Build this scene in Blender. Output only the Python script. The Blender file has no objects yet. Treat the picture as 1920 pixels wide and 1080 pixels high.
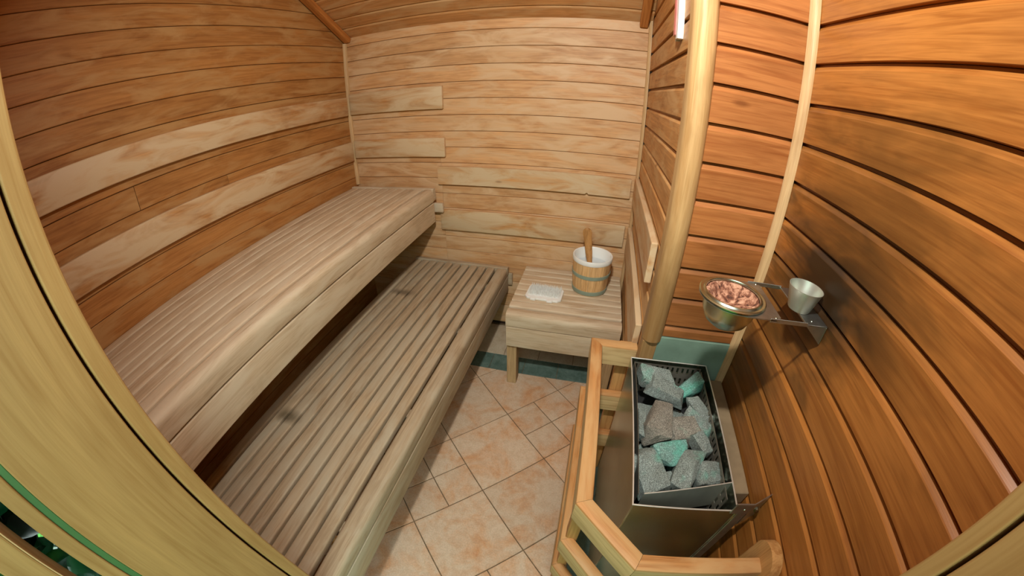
import bpy, bmesh, math, random
from mathutils import Vector, Matrix, Euler, noise
random.seed(7)

# ------------------------------------------------------------------ camera
CAMZ = 1.53
S = bpy.context.scene
YAW, PITCH, ROLL = -0.2277, -0.5351, 0.0087
fwd = Vector((math.sin(YAW)*math.cos(PITCH), math.cos(YAW)*math.cos(PITCH), math.sin(PITCH)))
rgt = Vector((math.cos(YAW), -math.sin(YAW), 0.0))
upv = rgt.cross(fwd)
r2 = math.cos(ROLL)*rgt + math.sin(ROLL)*upv
u2 = -math.sin(ROLL)*rgt + math.cos(ROLL)*upv
cam_d = bpy.data.cameras.new('camera')
cam = bpy.data.objects.new('camera', cam_d)
S.collection.objects.link(cam)
M = Matrix((r2, u2, -fwd)).transposed().to_4x4()
M.translation = Vector((0, 0, CAMZ))
cam.matrix_world = M
cam_d.type = 'PANO'
cam_d.clip_start = 0.005
cam_d.sensor_width = 36.0
cam_d.sensor_fit = 'HORIZONTAL'
F_MM = 679.8 * 36.0 / 1920.0            # wide fisheye lens
cy = cam_d.cycles if hasattr(cam_d, 'cycles') and hasattr(cam_d.cycles, 'panorama_type') else cam_d
cy.panorama_type = 'FISHEYE_LENS_POLYNOMIAL'
cy.fisheye_fov = math.radians(220)
cy.fisheye_polynomial_k0 = 0.0
cy.fisheye_polynomial_k1 = -1.0 / F_MM
cy.fisheye_polynomial_k2 = 0.0
cy.fisheye_polynomial_k3 = 0.0398 / F_MM**3
cy.fisheye_polynomial_k4 = 0.0
S.camera = cam

# ------------------------------------------------------------------ world, exposure
W = bpy.data.worlds.new('sky'); S.world = W
W.use_nodes = True
bg = W.node_tree.nodes['Background']
bg.inputs['Color'].default_value = (0.80, 0.95, 0.92, 1)
bg.inputs['Strength'].default_value = 2.6
S.view_settings.view_transform = 'Standard'
S.view_settings.look = 'None'
S.view_settings.exposure = 0.45
S.view_settings.gamma = 1.0
S.view_settings.use_curve_mapping = False

LAMP_POS = (-0.10, 0.135, CAMZ + 0.62)
LAMP_W = 24.0
S.cycles.max_bounces = 7
S.cycles.diffuse_bounces = 4
S.cycles.glossy_bounces = 4
S.cycles.transmission_bounces = 6
S.cycles.caustics_reflective = False
S.cycles.caustics_refractive = False

# ------------------------------------------------------------------ helpers
COL = S.collection
def H(z): return z + CAMZ               # height above the floor of something measured from eye level

def new_obj(name, data, parent=None, mat=None):
    o = bpy.data.objects.new(name, data)
    COL.objects.link(o)
    if parent is not None: o.parent = parent
    if mat is not None and data is not None and hasattr(data, 'materials') and len(data.materials) == 0:
        data.materials.append(mat)
    return o
def empty(name, loc=(0, 0, 0), rot=(0, 0, 0)):
    o = bpy.data.objects.new(name, None); o.empty_display_size = .05
    COL.objects.link(o); o.location = loc; o.rotation_euler = rot
    return o
def tag(o, label, cat, group=None):
    o['label'] = label; o['category'] = cat
    if group: o['group'] = group
    return o
def struct(o): o['kind'] = 'structure'; return o

def mesh_from(name, verts, faces, smooth=False):
    m = bpy.data.meshes.new(name); m.from_pydata([tuple(v) for v in verts], [], faces); m.update()
    bm = bmesh.new(); bm.from_mesh(m); bmesh.ops.recalc_face_normals(bm, faces=bm.faces); bm.to_mesh(m); bm.free()
    if smooth:
        for p in m.polygons: p.use_smooth = True
    return m
def prism(profile, L, name='prism', smooth=False, x0=None):
    """profile [(y,z)...] swept along local X, from x0 (default -L/2)."""
    n = len(profile); a = -L/2 if x0 is None else x0
    v = [(a, y, z) for y, z in profile] + [(a+L, y, z) for y, z in profile]
    f = [[i, (i+1) % n, n+(i+1) % n, n+i] for i in range(n)] + [list(range(n)), list(range(n, 2*n))]
    m = mesh_from(name, v, f)
    if smooth: shade(m)
    return m
def shade(m, ang=35):
    for p in m.polygons: p.use_smooth = True
    bm = bmesh.new(); bm.from_mesh(m)
    for e in bm.edges:
        e.smooth = not (len(e.link_faces) == 2 and e.calc_face_angle(0) > math.radians(ang))
    bm.to_mesh(m); bm.free()
def rrect(w, h, r, n=3, cx=0, cz=0, rb=None):
    """rounded rectangle profile (y,z), r for the top corners, rb for the bottom ones."""
    rb = min(r, .0015) if rb is None else rb
    out = []
    for (sx, sz, a0, rr) in ((1, 1, 0, r), (-1, 1, 90, r), (-1, -1, 180, rb), (1, -1, 270, rb)):
        for k in range(n+1):
            a = math.radians(a0 + 90*k/n)
            out.append((cx + sx*(w/2-rr) + rr*math.cos(a), cz + sz*(h/2-rr) + rr*math.sin(a)))
    return out
def box_mesh(lo, hi, bev=0.002, name='box', seg=1):
    bm = bmesh.new()
    bmesh.ops.create_cube(bm, size=1)
    for v in bm.verts:
        v.co = Vector([(lo[i]+hi[i])/2 + v.co[i]*(hi[i]-lo[i]) for i in range(3)])
    if bev > 0:
        bmesh.ops.bevel(bm, geom=list(bm.edges), offset=bev, segments=seg, affect='EDGES', profile=.5)
    m = bpy.data.meshes.new(name); bm.to_mesh(m); bm.free()
    return m
def box(name, lo, hi, mat, parent=None, bev=0.002, seg=1):
    """box whose object origin is its own centre, so that grain and copies stay local."""
    c = [(a+b)/2 for a, b in zip(lo, hi)]
    o = new_obj(name, box_mesh([a-q for a, q in zip(lo, c)], [b-q for b, q in zip(hi, c)], bev, name, seg), parent, mat)
    o.location = c
    return o
def lathe(profile, n=32, name='lathe', close=False, smooth=True):
    """profile [(r,z)...] round local Z."""
    v = []; f = []
    for r, z in profile:
        for k in range(n):
            a = 2*math.pi*k/n; v.append((r*math.cos(a), r*math.sin(a), z))
    for i in range(len(profile)-1):
        for k in range(n):
            f.append([i*n+k, i*n+(k+1) % n, (i+1)*n+(k+1) % n, (i+1)*n+k])
    if close:
        f.append([k for k in range(n)]); f.append([(len(profile)-1)*n+k for k in range(n)])
    m = mesh_from(name, v, f)
    if smooth: shade(m, 40)
    return m
def frame(o, origin, nrm, hgt):
    """local y -> nrm (outwards), local z -> hgt, local x = y cross z."""
    N = Vector(nrm).normalized(); Z = Vector(hgt).normalized(); L = N.cross(Z)
    m = Matrix((L, N, Z)).transposed().to_4x4(); m.translation = Vector(origin)
    o.matrix_world = m
    return o

# ------------------------------------------------------------------ materials
def nodes_of(name):
    m = bpy.data.materials.new(name); m.use_nodes = True
    nt = m.node_tree; b = nt.nodes['Principled BSDF']
    return m, nt, b
def N(nt, t, **kw):
    n = nt.nodes.new(t)
    for k, v in kw.items(): setattr(n, k, v)
    return n
def ramp(nt, stops, interp='LINEAR'):
    r = N(nt, 'ShaderNodeValToRGB'); r.color_ramp.interpolation = interp
    els = r.color_ramp.elements
    while len(els) > 1: els.remove(els[-1])
    els[0].position = stops[0][0]; els[0].color = (*stops[0][1], 1)
    for p, c in stops[1:]:
        e = els.new(p); e.color = (*c, 1)
    return r
def mixc(nt, fac, a, b, mode='MIX'):
    n = N(nt, 'ShaderNodeMix', data_type='RGBA', blend_type=mode)
    for s, v in ((n.inputs[0], fac), (n.inputs[6], a), (n.inputs[7], b)):
        if hasattr(v, 'links') or hasattr(v, 'is_linked'): nt.links.new(v, s)
        elif isinstance(v, (int, float)): s.default_value = v
        else: s.default_value = (*v, 1)
    return n.outputs[2]
def math_n(nt, op, a, b=None, clamp=False):
    n = N(nt, 'ShaderNodeMath', operation=op, use_clamp=clamp)
    for s, v in zip(n.inputs, (a, b)):
        if v is None: continue
        if isinstance(v, (int, float)): s.default_value = v
        else: nt.links.new(v, s)
    return n.outputs[0]
def srgb(r, g, b):
    f = lambda c: (c/255/12.92) if c/255 <= .04045 else ((c/255+.055)/1.055)**2.4
    return (f(r), f(g), f(b))

def wood(name, base, dark, pale=None, pale_amt=0.0, rough=.5, grain=1.0, var=.18, axis=0, stain=None, dark_spots=None, spec=.3):
    """streaky board; grain runs along local X (axis 0), Y (1) or Z (2)."""
    m, nt, b = nodes_of(name); L = nt.links.new
    tc = N(nt, 'ShaderNodeTexCoord'); oi = N(nt, 'ShaderNodeObjectInfo')
    off = N(nt, 'ShaderNodeCombineXYZ')
    for i, k in enumerate((17.3, 31.7, 53.1)):
        L(math_n(nt, 'MULTIPLY', oi.outputs['Random'], k), off.inputs[i])
    add = N(nt, 'ShaderNodeVectorMath', operation='ADD')
    L(tc.outputs['Object'], add.inputs[0]); L(off.outputs[0], add.inputs[1])
    def nz(sl, sc, det=4, dist=0.0, r=.6):
        mp = N(nt, 'ShaderNodeMapping')
        s = [sc, sc, sc]; s[axis] = sl
        mp.inputs['Scale'].default_value = s
        L(add.outputs[0], mp.inputs['Vector'])
        n = N(nt, 'ShaderNodeTexNoise'); n.inputs['Scale'].default_value = 1.0
        n.inputs['Detail'].default_value = det; n.inputs['Roughness'].default_value = r
        n.inputs['Distortion'].default_value = dist
        L(mp.outputs[0], n.inputs['Vector']); return n.outputs['Fac']
    fig = nz(3.0, 60, 2, 1.2)            # flowing figure
    fine = nz(14, 420, 2)                # pores
    blot = nz(5, 14, 3, .5)              # blotches
    r1 = ramp(nt, [(.26, dark), (.55, base), (.80, tuple(min(1, c*1.12) for c in base))])
    L(fig, r1.inputs[0])
    col = r1.outputs[0]
    rb = ramp(nt, [(.30, (.74, .70, .64)), (.47, (1, 1, 1)), (.70, (1.10, 1.09, 1.07))])
    L(blot, rb.inputs[0])
    col = mixc(nt, .6*grain, col, rb.outputs[0], 'MULTIPLY')
    rf = ramp(nt, [(.35, (.82, .78, .72)), (.6, (1.05, 1.05, 1.05))])
    L(fine, rf.inputs[0])
    col = mixc(nt, .55*grain, col, rf.outputs[0], 'MULTIPLY')
    hv = N(nt, 'ShaderNodeHueSaturation')
    L(math_n(nt, 'ADD', math_n(nt, 'MULTIPLY', oi.outputs['Random'], var), 1-var/2), hv.inputs['Value'])
    L(col, hv.inputs['Color']); col = hv.outputs[0]
    if pale:
        pn = nz(3.2, 13, 4, .9)
        rp = ramp(nt, [(.5-.22*pale_amt, (0, 0, 0)), (.66-.1*pale_amt, (1, 1, 1))]); L(pn, rp.inputs[0])
        col = mixc(nt, rp.outputs[0], col, pale)
    # knots
    vo = N(nt, 'ShaderNodeTexVoronoi'); mp = N(nt, 'ShaderNodeMapping')
    s = [9, 9, 9]; s[axis] = 3.2; mp.inputs['Scale'].default_value = s
    L(add.outputs[0], mp.inputs['Vector']); L(mp.outputs[0], vo.inputs['Vector']); vo.inputs['Scale'].default_value = .55
    rk = ramp(nt, [(.02, (.38, .26, .16)), (.05, (1, 1, 1))]); L(vo.outputs['Distance'], rk.inputs[0])
    col = mixc(nt, .6, col, rk.outputs[0], 'MULTIPLY')
    geo = N(nt, 'ShaderNodeNewGeometry')
    def blob(centre, scale, lo, hi):
        sub = N(nt, 'ShaderNodeVectorMath', operation='SUBTRACT'); L(geo.outputs['Position'], sub.inputs[0]); sub.inputs[1].default_value = centre
        mul = N(nt, 'ShaderNodeVectorMath', operation='MULTIPLY'); L(sub.outputs[0], mul.inputs[0]); mul.inputs[1].default_value = scale
        ln = N(nt, 'ShaderNodeVectorMath', operation='LENGTH'); L(mul.outputs[0], ln.inputs[0])
        d = math_n(nt, 'ADD', ln.outputs['Value'], math_n(nt, 'MULTIPLY', math_n(nt, 'SUBTRACT', blot, .5), 1.3))
        r = ramp(nt, [(lo, (1, 1, 1)), (hi, (0, 0, 0))]); L(d, r.inputs[0]); return r.outputs[0]
    for c in (dark_spots or []):
        col = mixc(nt, math_n(nt, 'MULTIPLY', blob(c[0], c[1], .30, 1.05), c[2]), col, c[3])
    L(col, b.inputs['Base Color'])
    b.inputs['Roughness'].default_value = rough
    b.inputs['Specular IOR Level'].default_value = spec
    bp = N(nt, 'ShaderNodeBump'); bp.inputs['Strength'].default_value = .12; bp.inputs['Distance'].default_value = .001
    L(fine, bp.inputs['Height'])
    L(bp.outputs[0], b.inputs['Normal'])
    return m

def plain(name, col, rough=.5, metal=0.0, nscale=0, namt=.2, bump=0.0, spec=.5):
    m, nt, b = nodes_of(name); L = nt.links.new
    b.inputs['Roughness'].default_value = rough; b.inputs['Metallic'].default_value = metal
    b.inputs['Specular IOR Level'].default_value = spec
    tc = N(nt, 'ShaderNodeTexCoord'); n = N(nt, 'ShaderNodeTexNoise')
    n.inputs['Scale'].default_value = nscale or 20; n.inputs['Detail'].default_value = 5
    L(tc.outputs['Object'], n.inputs['Vector'])
    r = ramp(nt, [(.3, tuple(c*(1-namt) for c in col)), (.7, tuple(min(1, c*(1+namt)) for c in col))]); L(n.outputs['Fac'], r.inputs[0])
    L(r.outputs[0], b.inputs['Base Color'])
    if bump:
        bp = N(nt, 'ShaderNodeBump'); bp.inputs['Strength'].default_value = bump; bp.inputs['Distance'].default_value = .003
        L(n.outputs['Fac'], bp.inputs['Height']); L(bp.outputs[0], b.inputs['Normal'])
    return m

dark_spot_col = (.022, .012, .005)
scorch = (.16, .055, .012)
MAT = {}
MAT['left'] = wood('alder_left', srgb(174, 122, 68), srgb(148, 96, 50), srgb(180, 138, 88), .2)
MAT['back'] = wood('alder_back', srgb(206, 160, 112), srgb(182, 132, 86), srgb(212, 178, 138), .35)
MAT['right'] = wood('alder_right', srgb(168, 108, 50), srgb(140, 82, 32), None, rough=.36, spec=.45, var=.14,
    dark_spots=[((.5, .58, H(-.14)), (0, 2.4, 3.4), .66, (.085, .036, .008)), ((.5, .64, H(-.30)), (0, 3.8, 4.6), .94, dark_spot_col), ((.5, .84, H(-.62)), (0, 3.0, 2.4), .62, (.07, .042, .012))])  # darker blotchy patches around the bracket and towards the heater corner
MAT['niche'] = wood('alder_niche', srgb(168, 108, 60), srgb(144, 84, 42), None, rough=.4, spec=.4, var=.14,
    dark_spots=[((.38, .89, H(-.5)), (4.5, 0, 4), .45, (.10, .04, .01))])
MAT['part'] = wood('alder_partition', srgb(196, 142, 84), srgb(164, 112, 60), srgb(200, 160, 110), .2)
MAT['ceil'] = wood('alder_ceiling', srgb(190, 138, 86), srgb(162, 110, 62), srgb(196, 156, 110), .25)
MAT['board'] = wood('bleached_board', srgb(196, 148, 96), srgb(172, 122, 74), srgb(208, 184, 148), .8)
MAT['trim'] = wood('pale_trim', srgb(214, 178, 124), srgb(190, 148, 92), None, var=.1)
MAT['trimdark'] = wood('ceiling_trim', srgb(186, 122, 62), srgb(160, 98, 46), None, var=.1)
MAT['bench'] = wood('bench_wood', srgb(200, 180, 152), srgb(180, 156, 126), srgb(206, 190, 164), .3, rough=.65, var=.14)
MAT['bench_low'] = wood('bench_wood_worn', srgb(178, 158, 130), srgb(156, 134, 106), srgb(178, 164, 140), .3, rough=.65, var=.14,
    dark_spots=[((-1.00, 1.53, H(-1.05)), (11, 26, 0), .7, (.10, .075, .045)), ((-1.02, .56, H(-1.05)), (13, 22, 0), .75, (.09, .065, .03))])
MAT['jamb'] = wood('jamb_wood', srgb(166, 131, 82), srgb(153, 116, 68), None, rough=.45, var=.05, axis=2, grain=.6)
MAT['post'] = wood('post_wood', srgb(190, 154, 106), srgb(172, 132, 84), None, rough=.42, var=.06, axis=2,
    dark_spots=[((.24, .9, H(-.62)), (3, 3, 2.4), .6, (.17, .085, .025))])
MAT['rail'] = wood('rail_wood', srgb(190, 136, 82), srgb(160, 104, 56), srgb(194, 152, 102), .25, rough=.5, var=.1)
MAT['bench_v'] = wood('bench_leg_wood', srgb(188, 160, 120), srgb(164, 134, 94), None, rough=.6, var=.1, axis=2)
MAT['rail_side'] = wood('rail_side_wood', srgb(200, 172, 124), srgb(176, 144, 96), None, rough=.5, var=.1)
MAT['rail_v'] = wood('rail_wood_upright', srgb(204, 156, 98), srgb(176, 122, 68), None, rough=.5, var=.1, axis=2)
MAT['dark'] = plain('dark_backing', srgb(52, 32, 16), .9)
MAT['steel'] = plain('stainless_steel', (.50, .54, .44), .26, 1.0, 9, .10)
MAT['steel_dull'] = plain('dull_steel', (.42, .42, .39), .42, 1.0, 30, .2)
MAT['black'] = plain('scorched_black', (.012, .012, .012), .8)
MAT['cement'] = plain('fibre_cement', srgb(112, 138, 122), .8, 0, 7, .35, .1)
MAT['ledge'] = plain('sheet_metal_ledge', srgb(150, 132, 104), .5, .3, 18, .18, .05)
MAT['white'] = plain('white_plastic', (.82, .84, .82), .35, 0, 5, .03)
MAT['bristle'] = plain('white_bristle', (.80, .82, .80), .45, 0, 90, .10)
MAT['hoop'] = plain('green_hoop', srgb(138, 154, 138), .5, 0, 30, .08)
MAT['stave'] = wood('stave_wood', srgb(222, 182, 130), srgb(196, 150, 98), None, rough=.55, var=.16, axis=2)
MAT['ladle'] = wood('ladle_wood', srgb(176, 130, 78), srgb(146, 102, 56), None, rough=.5, axis=2)
MAT['pink'] = plain('pink_plastic', srgb(228, 138, 134), .35)
MAT['grout'] = plain('grout', srgb(120, 100, 74), .9, 0, 60, .3)

def tile_mat(name, base, spot, dirt, amt):
    m, nt, b = nodes_of(name); L = nt.links.new
    geo = N(nt, 'ShaderNodeNewGeometry'); oi = N(nt, 'ShaderNodeObjectInfo')
    def nz(sc, det, dist=0):
        n = N(nt, 'ShaderNodeTexNoise'); n.inputs['Scale'].default_value = sc; n.inputs['Detail'].default_value = det
        n.inputs['Roughness'].default_value = .65; n.inputs['Distortion'].default_value = dist
        L(geo.outputs['Position'], n.inputs['Vector']); return n.outputs['Fac']
    a, c, d = nz(7, 6, .5), nz(26, 5, .3), nz(160, 3)
    r1 = ramp(nt, [(.5-amt*.12, (0, 0, 0)), (.68, (.85, .85, .85))]); L(a, r1.inputs[0])
    col = mixc(nt, r1.outputs[0], base, spot)
    r2_ = ramp(nt, [(.40, dirt), (.56, (1, 1, 1))]); L(c, r2_.inputs[0])
    col = mixc(nt, .5, col, r2_.outputs[0], 'MULTIPLY')
    r3 = ramp(nt, [(.35, (.86, .86, .86)), (.65, (1.08, 1.08, 1.08))]); L(d, r3.inputs[0])
    col = mixc(nt, .8, col, r3.outputs[0], 'MULTIPLY')
    hv = N(nt, 'ShaderNodeHueSaturation'); L(col, hv.inputs['Color'])
    L(math_n(nt, 'ADD', math_n(nt, 'MULTIPLY', oi.outputs['Random'], .14), .93), hv.inputs['Value'])
    L(hv.outputs[0], b.inputs['Base Color']); b.inputs['Roughness'].default_value = .55
    b.inputs['Specular IOR Level'].default_value = .3
    bp = N(nt, 'ShaderNodeBump'); bp.inputs['Strength'].default_value = .15; bp.inputs['Distance'].default_value = .002
    L(c, bp.inputs['Height']); L(bp.outputs[0], b.inputs['Normal'])
    return m
MAT['tile'] = tile_mat('terracotta_tile', srgb(214, 190, 164), srgb(208, 150, 100), (.84, .74, .66), .5)
MAT['tile_pale'] = tile_mat('pale_tile', srgb(200, 186, 162), srgb(190, 168, 140), (.8, .76, .7), .6)
MAT['tile_green'] = tile_mat('green_marble_tile', srgb(84, 106, 98), srgb(122, 142, 132), (.5, .6, .56), .8)

def stone_mat(name, tint, lo):
    m, nt, b = nodes_of(name); L = nt.links.new
    tc = N(nt, 'ShaderNodeTexCoord'); oi = N(nt, 'ShaderNodeObjectInfo')
    add = N(nt, 'ShaderNodeVectorMath', operation='ADD'); cx = N(nt, 'ShaderNodeCombineXYZ')
    L(math_n(nt, 'MULTIPLY', oi.outputs['Random'], 23.7), cx.inputs[0]); L(math_n(nt, 'MULTIPLY', oi.outputs['Random'], 51.1), cx.inputs[1])
    L(tc.outputs['Object'], add.inputs[0]); L(cx.outputs[0], add.inputs[1])
    def nz(sc, det):
        n = N(nt, 'ShaderNodeTexNoise'); n.inputs['Scale'].default_value = sc; n.inputs['Detail'].default_value = det
        n.inputs['Roughness'].default_value = .7; L(add.outputs[0], n.inputs['Vector']); return n.outputs['Fac']
    g = nz(420, 3); big = nz(16, 4); t = nz(11, 3)
    r = ramp(nt, [(.3, tuple(c*.26 for c in tint)), (.5, tuple(c*.8 for c in tint)), (.72, tuple(min(1, c*2.0) for c in tint))]); L(g, r.inputs[0])
    rb = ramp(nt, [(.35, (.72, .68, .64)), (.65, (1.1, 1.1, 1.08))]); L(big, rb.inputs[0])
    col = mixc(nt, .8, r.outputs[0], rb.outputs[0], 'MULTIPLY')
    rt = ramp(nt, [(lo, (0, 0, 0)), (lo+.15, (.6, .6, .6))]); L(t, rt.inputs[0])
    col = mixc(nt, rt.outputs[0], col, mixc(nt, .8, srgb(120, 196, 186), r.outputs[0], 'OVERLAY'))
    L(col, b.inputs['Base Color']); b.inputs['Roughness'].default_value = .85
    bp = N(nt, 'ShaderNodeBump'); bp.inputs['Strength'].default_value = .5; bp.inputs['Distance'].default_value = .003
    L(math_n(nt, 'ADD', g, math_n(nt, 'MULTIPLY', nz(60, 5), 2.0)), bp.inputs['Height']); L(bp.outputs[0], b.inputs['Normal'])
    return m
MAT['stone'] = stone_mat('grey_olivine', srgb(134, 146, 142), .54)
MAT['stone_brown'] = stone_mat('brown_olivine', srgb(138, 134, 124), .62)
MAT['stone_teal'] = stone_mat('teal_olivine', srgb(122, 158, 152), .44)
def residue_mat():
    m, nt, b = nodes_of('burnt_residue'); L = nt.links.new
    tc = N(nt, 'ShaderNodeTexCoord'); n = N(nt, 'ShaderNodeTexNoise'); n.inputs['Scale'].default_value = 70; n.inputs['Detail'].default_value = 8; n.inputs['Distortion'].default_value = .5; n.inputs['Roughness'].default_value = .7
    L(tc.outputs['Object'], n.inputs['Vector'])
    r = ramp(nt, [(.36, srgb(36, 20, 14)), (.46, srgb(112, 66, 46)), (.56, srgb(178, 132, 106)), (.70, srgb(206, 172, 142))]); L(n.outputs['Fac'], r.inputs[0])
    L(r.outputs[0], b.inputs['Base Color']); b.inputs['Roughness'].default_value = .9
    return m
MAT['residue'] = residue_mat()
def glass_mat(name, col, rough=.0):
    m, nt, b = nodes_of(name)
    b.inputs['Base Color'].default_value = (*col, 1); b.inputs['Roughness'].default_value = rough
    b.inputs['Transmission Weight'].default_value = 1.0; b.inputs['IOR'].default_value = 1.45
    return m
MAT['glass'] = glass_mat('door_glass', (.78, .93, .88))
MAT['water'] = glass_mat('water', (.86, .93, .95))
def leaf_mat(name, a, c):
    m, nt, b = nodes_of(name); L = nt.links.new
    oi = N(nt, 'ShaderNodeObjectInfo'); tc = N(nt, 'ShaderNodeTexCoord'); n = N(nt, 'ShaderNodeTexNoise'); n.inputs['Scale'].default_value = 30
    L(tc.outputs['Object'], n.inputs['Vector'])
    r = ramp(nt, [(0, a), (1, c)]); L(math_n(nt, 'ADD', math_n(nt, 'MULTIPLY', oi.outputs['Random'], .7), math_n(nt, 'MULTIPLY', n.outputs['Fac'], .3)), r.inputs[0])
    L(r.outputs[0], b.inputs['Base Color']); b.inputs['Roughness'].default_value = .3
    return m
MAT['leaf'] = leaf_mat('leaf_green', srgb(2, 44, 14), srgb(10, 96, 56))
MAT['rebate'] = plain('green_rebate', srgb(66, 108, 60), .6, 0, 30, .08)
MAT['lawn'] = plain('lawn', srgb(70, 140, 50), .9, 0, 40, .3)
MAT['bounce_block'] = plain('bounce_green', srgb(44, 120, 56), .9, 0, 25, .4)
def emit(name, col, s):
    m, nt, b = nodes_of(name)
    b.inputs['Base Color'].default_value = (*col, 1); b.inputs['Emission Color'].default_value = (*col, 1); b.inputs['Emission Strength'].default_value = s
    return m

# ------------------------------------------------------------------ the room
XL, XR, YB, YN, YF = -1.535, .498, 2.0, .89, .055     # left, right, back, heater niche, front
ZC = 2.50                                             # flat part of the ceiling
SL = .607                                             # pitch of the sloping part
PX0, PX1, PY1 = .238, .215, .93                       # partition runs from (PX0, YB) to (PX1, PY1)
P = .0948
def y_ceil(z): return min(YB, YB - (z - H(.402))/SL)

def plank_profile(h, kind, d=.014):
    if kind == 'tight':
        g, c = .0011, .0022
        return [(-d, g), (-c, g), (0, g+c), (0, h-g-c), (-c, h-g), (-d, h-g)]
    # wide groove: square lower edge, broad chamfer on the upper edge, recessed tongue
    g = .0008
    return [(-d, g), (-.0008, g), (0, g+.0008), (0, h-.0180), (-.0012, h-.0160), (-.0085, h-.0066), (-.0115, h-.0062), (-.0118, h-.0005), (-d, h-.0005)]
_pm = {}
def plank(parent, L, h, kind, mat, origin, nrm, hgt=(0, 0, 1), jit=.0009, name='plank'):
    key = (round(L, 3), round(h, 4), kind, mat.name)
    if key not in _pm:
        _pm[key] = prism(plank_profile(h, kind), L, 'plank'); _pm[key].materials.append(mat)
    o = new_obj(name, _pm[key])
    Nn = Vector(nrm).normalized()
    frame(o, Vector(origin) + Nn*random.uniform(-jit, jit), nrm, hgt)
    o.parent = parent
    return o
def wallbox(name, lo, hi): return struct(box(name, lo, hi, MAT['dark'], None, 0))

BK = .016   # planks stand this far off the backing
# left wall
wl = wallbox('wall_left', (XL-.10, -.10, 0), (XL-BK, YB+.10, ZC+.05))
wb = wallbox('wall_back', (XL-BK, YB+BK, 0), (PX0+.10, YB+.10, H(.46)))
wr = wallbox('wall_right', (XR+BK, -.10, 0), (XR+.10, YN+.10, ZC+.05))
def struct_child(o, p):
    mw = o.matrix_world.copy(); o.parent = p; o.matrix_parent_inverse = Matrix.Translation(p.location).inverted(); return o
class Wall:   # parenting keeps world transforms
    pass
def wp(parent, o):
    o.matrix_parent_inverse = Matrix.Translation(parent.location).inverted(); return o

def rows(z0, pitch, zlo, zhi):
    k = math.ceil((zhi - z0)/pitch)
    out = []
    z = z0 + k*pitch
    while z > zlo + .01:
        a, b_ = max(z-pitch, zlo), min(z, zhi)
        if b_-a > .02: out.append((a, b_))
        z -= pitch
    return out
Z0 = H(.347)
for a, b_ in rows(Z0, P, .03, ZC):
    y1 = y_ceil(a) ; y0 = YF
    if y1 - y0 < .05: continue
    segs = [(y0, y1)]
    if abs(a - (Z0-6*P)) < .005: segs = [(y0, .575), (.577, y1)]
    if abs(a - (Z0-7*P)) < .005: segs = [(y0, 1.015), (1.017, y1)]
    for s0, s1 in segs:
        wp(wl, plank(wl, s1-s0, b_-a, 'tight', MAT['left'], (XL, (s0+s1)/2, a), (1, 0, 0)))
for a, b_ in rows(Z0, P, .03, H(.41)):
    segs = [(XL, PX0)]
    if a < H(-.31): segs = [(XL, -.905), (-.904, PX0)] if a < H(-.4) else [(XL, PX0)]
    for s0, s1 in segs:
        wp(wb, plank(wb, s1-s0, b_-a, 'tight', MAT['back'], ((s0+s1)/2, YB, a), (0, -1, 0)))
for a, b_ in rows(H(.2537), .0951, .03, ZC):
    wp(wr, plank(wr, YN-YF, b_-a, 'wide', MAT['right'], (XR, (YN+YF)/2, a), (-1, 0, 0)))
# partition between benches and heater niche
pd = Vector((PX0-PX1, YB-PY1, 0)); pl = pd.length; pn = Vector((-pd.y, pd.x, 0)).normalized()
pc = Vector(((PX0+PX1)/2, (YB+PY1)/2, 0))
wpart = struct(new_obj('wall_partition', box_mesh((-pl/2, -.012, 0), (pl/2, -.002, ZC), 0), None, MAT['dark']))
frame(wpart, pc - pn*BK*.8, pn, (0, 0, 1))
for a, b_ in rows(H(.338), .0935, .03, ZC):
    y1 = y_ceil(a)
    f1 = min(1, (y1-PY1)/(YB-PY1))
    if f1 < .05: continue
    c = Vector((PX1, PY1, 0)) + pd*(f1/2) + Vector((0, 0, a))
    o = plank(None, pl*f1, b_-a, 'wide', MAT['part'], c, pn)
    o.parent = wpart; o.matrix_parent_inverse = wpart.matrix_world.inverted()
# niche wall behind the heater
wn = wallbox('wall_niche', (PX1+.03, YN+BK, 0), (XR+BK, YN+.08, ZC+.05))
zcb = H(-.643)
for a, b_ in rows(H(.2537), .0949, zcb, ZC):
    wp(wn, plank(wn, XR-(PX1+.03), b_-a, 'wide', MAT['niche'], ((XR+PX1+.03)/2, YN, a), (0, -1, 0)))
cem = box('cement_panel', (PX1+.02, YN-.004, .0), (XR-.001, YN+.012, zcb-.002), MAT['cement'], wn, .001); wp(wn, cem)
# front wall around the doorway
XD0, XD1, ZD = -.5, .30, 2.02
wf = wallbox('wall_front', (XL-.10, -.115, 0), (XD0-.035, YF-BK, ZC+.05))
for lo, hi in (((XD1+.035, -.115, 0), (XR+BK, YF-BK, ZC+.05)), ((XD0-.035, -.115, ZD+.035), (XD1+.035, YF-BK, ZC+.05))):
    wp(wf, box('wall_panel', lo, hi, MAT['dark'], wf, 0))
for a, b_ in rows(Z0, P, .03, ZC):
    spans = [(XL, XD0-.034), (XD1+.034, XR)] if a < ZD+.03 else [(XL, XR)]
    for s0, s1 in spans:
        wp(wf, plank(wf, s1-s0, b_-a, 'tight', MAT['left'], ((s0+s1)/2, YF, a), (0, 1, 0)))
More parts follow.
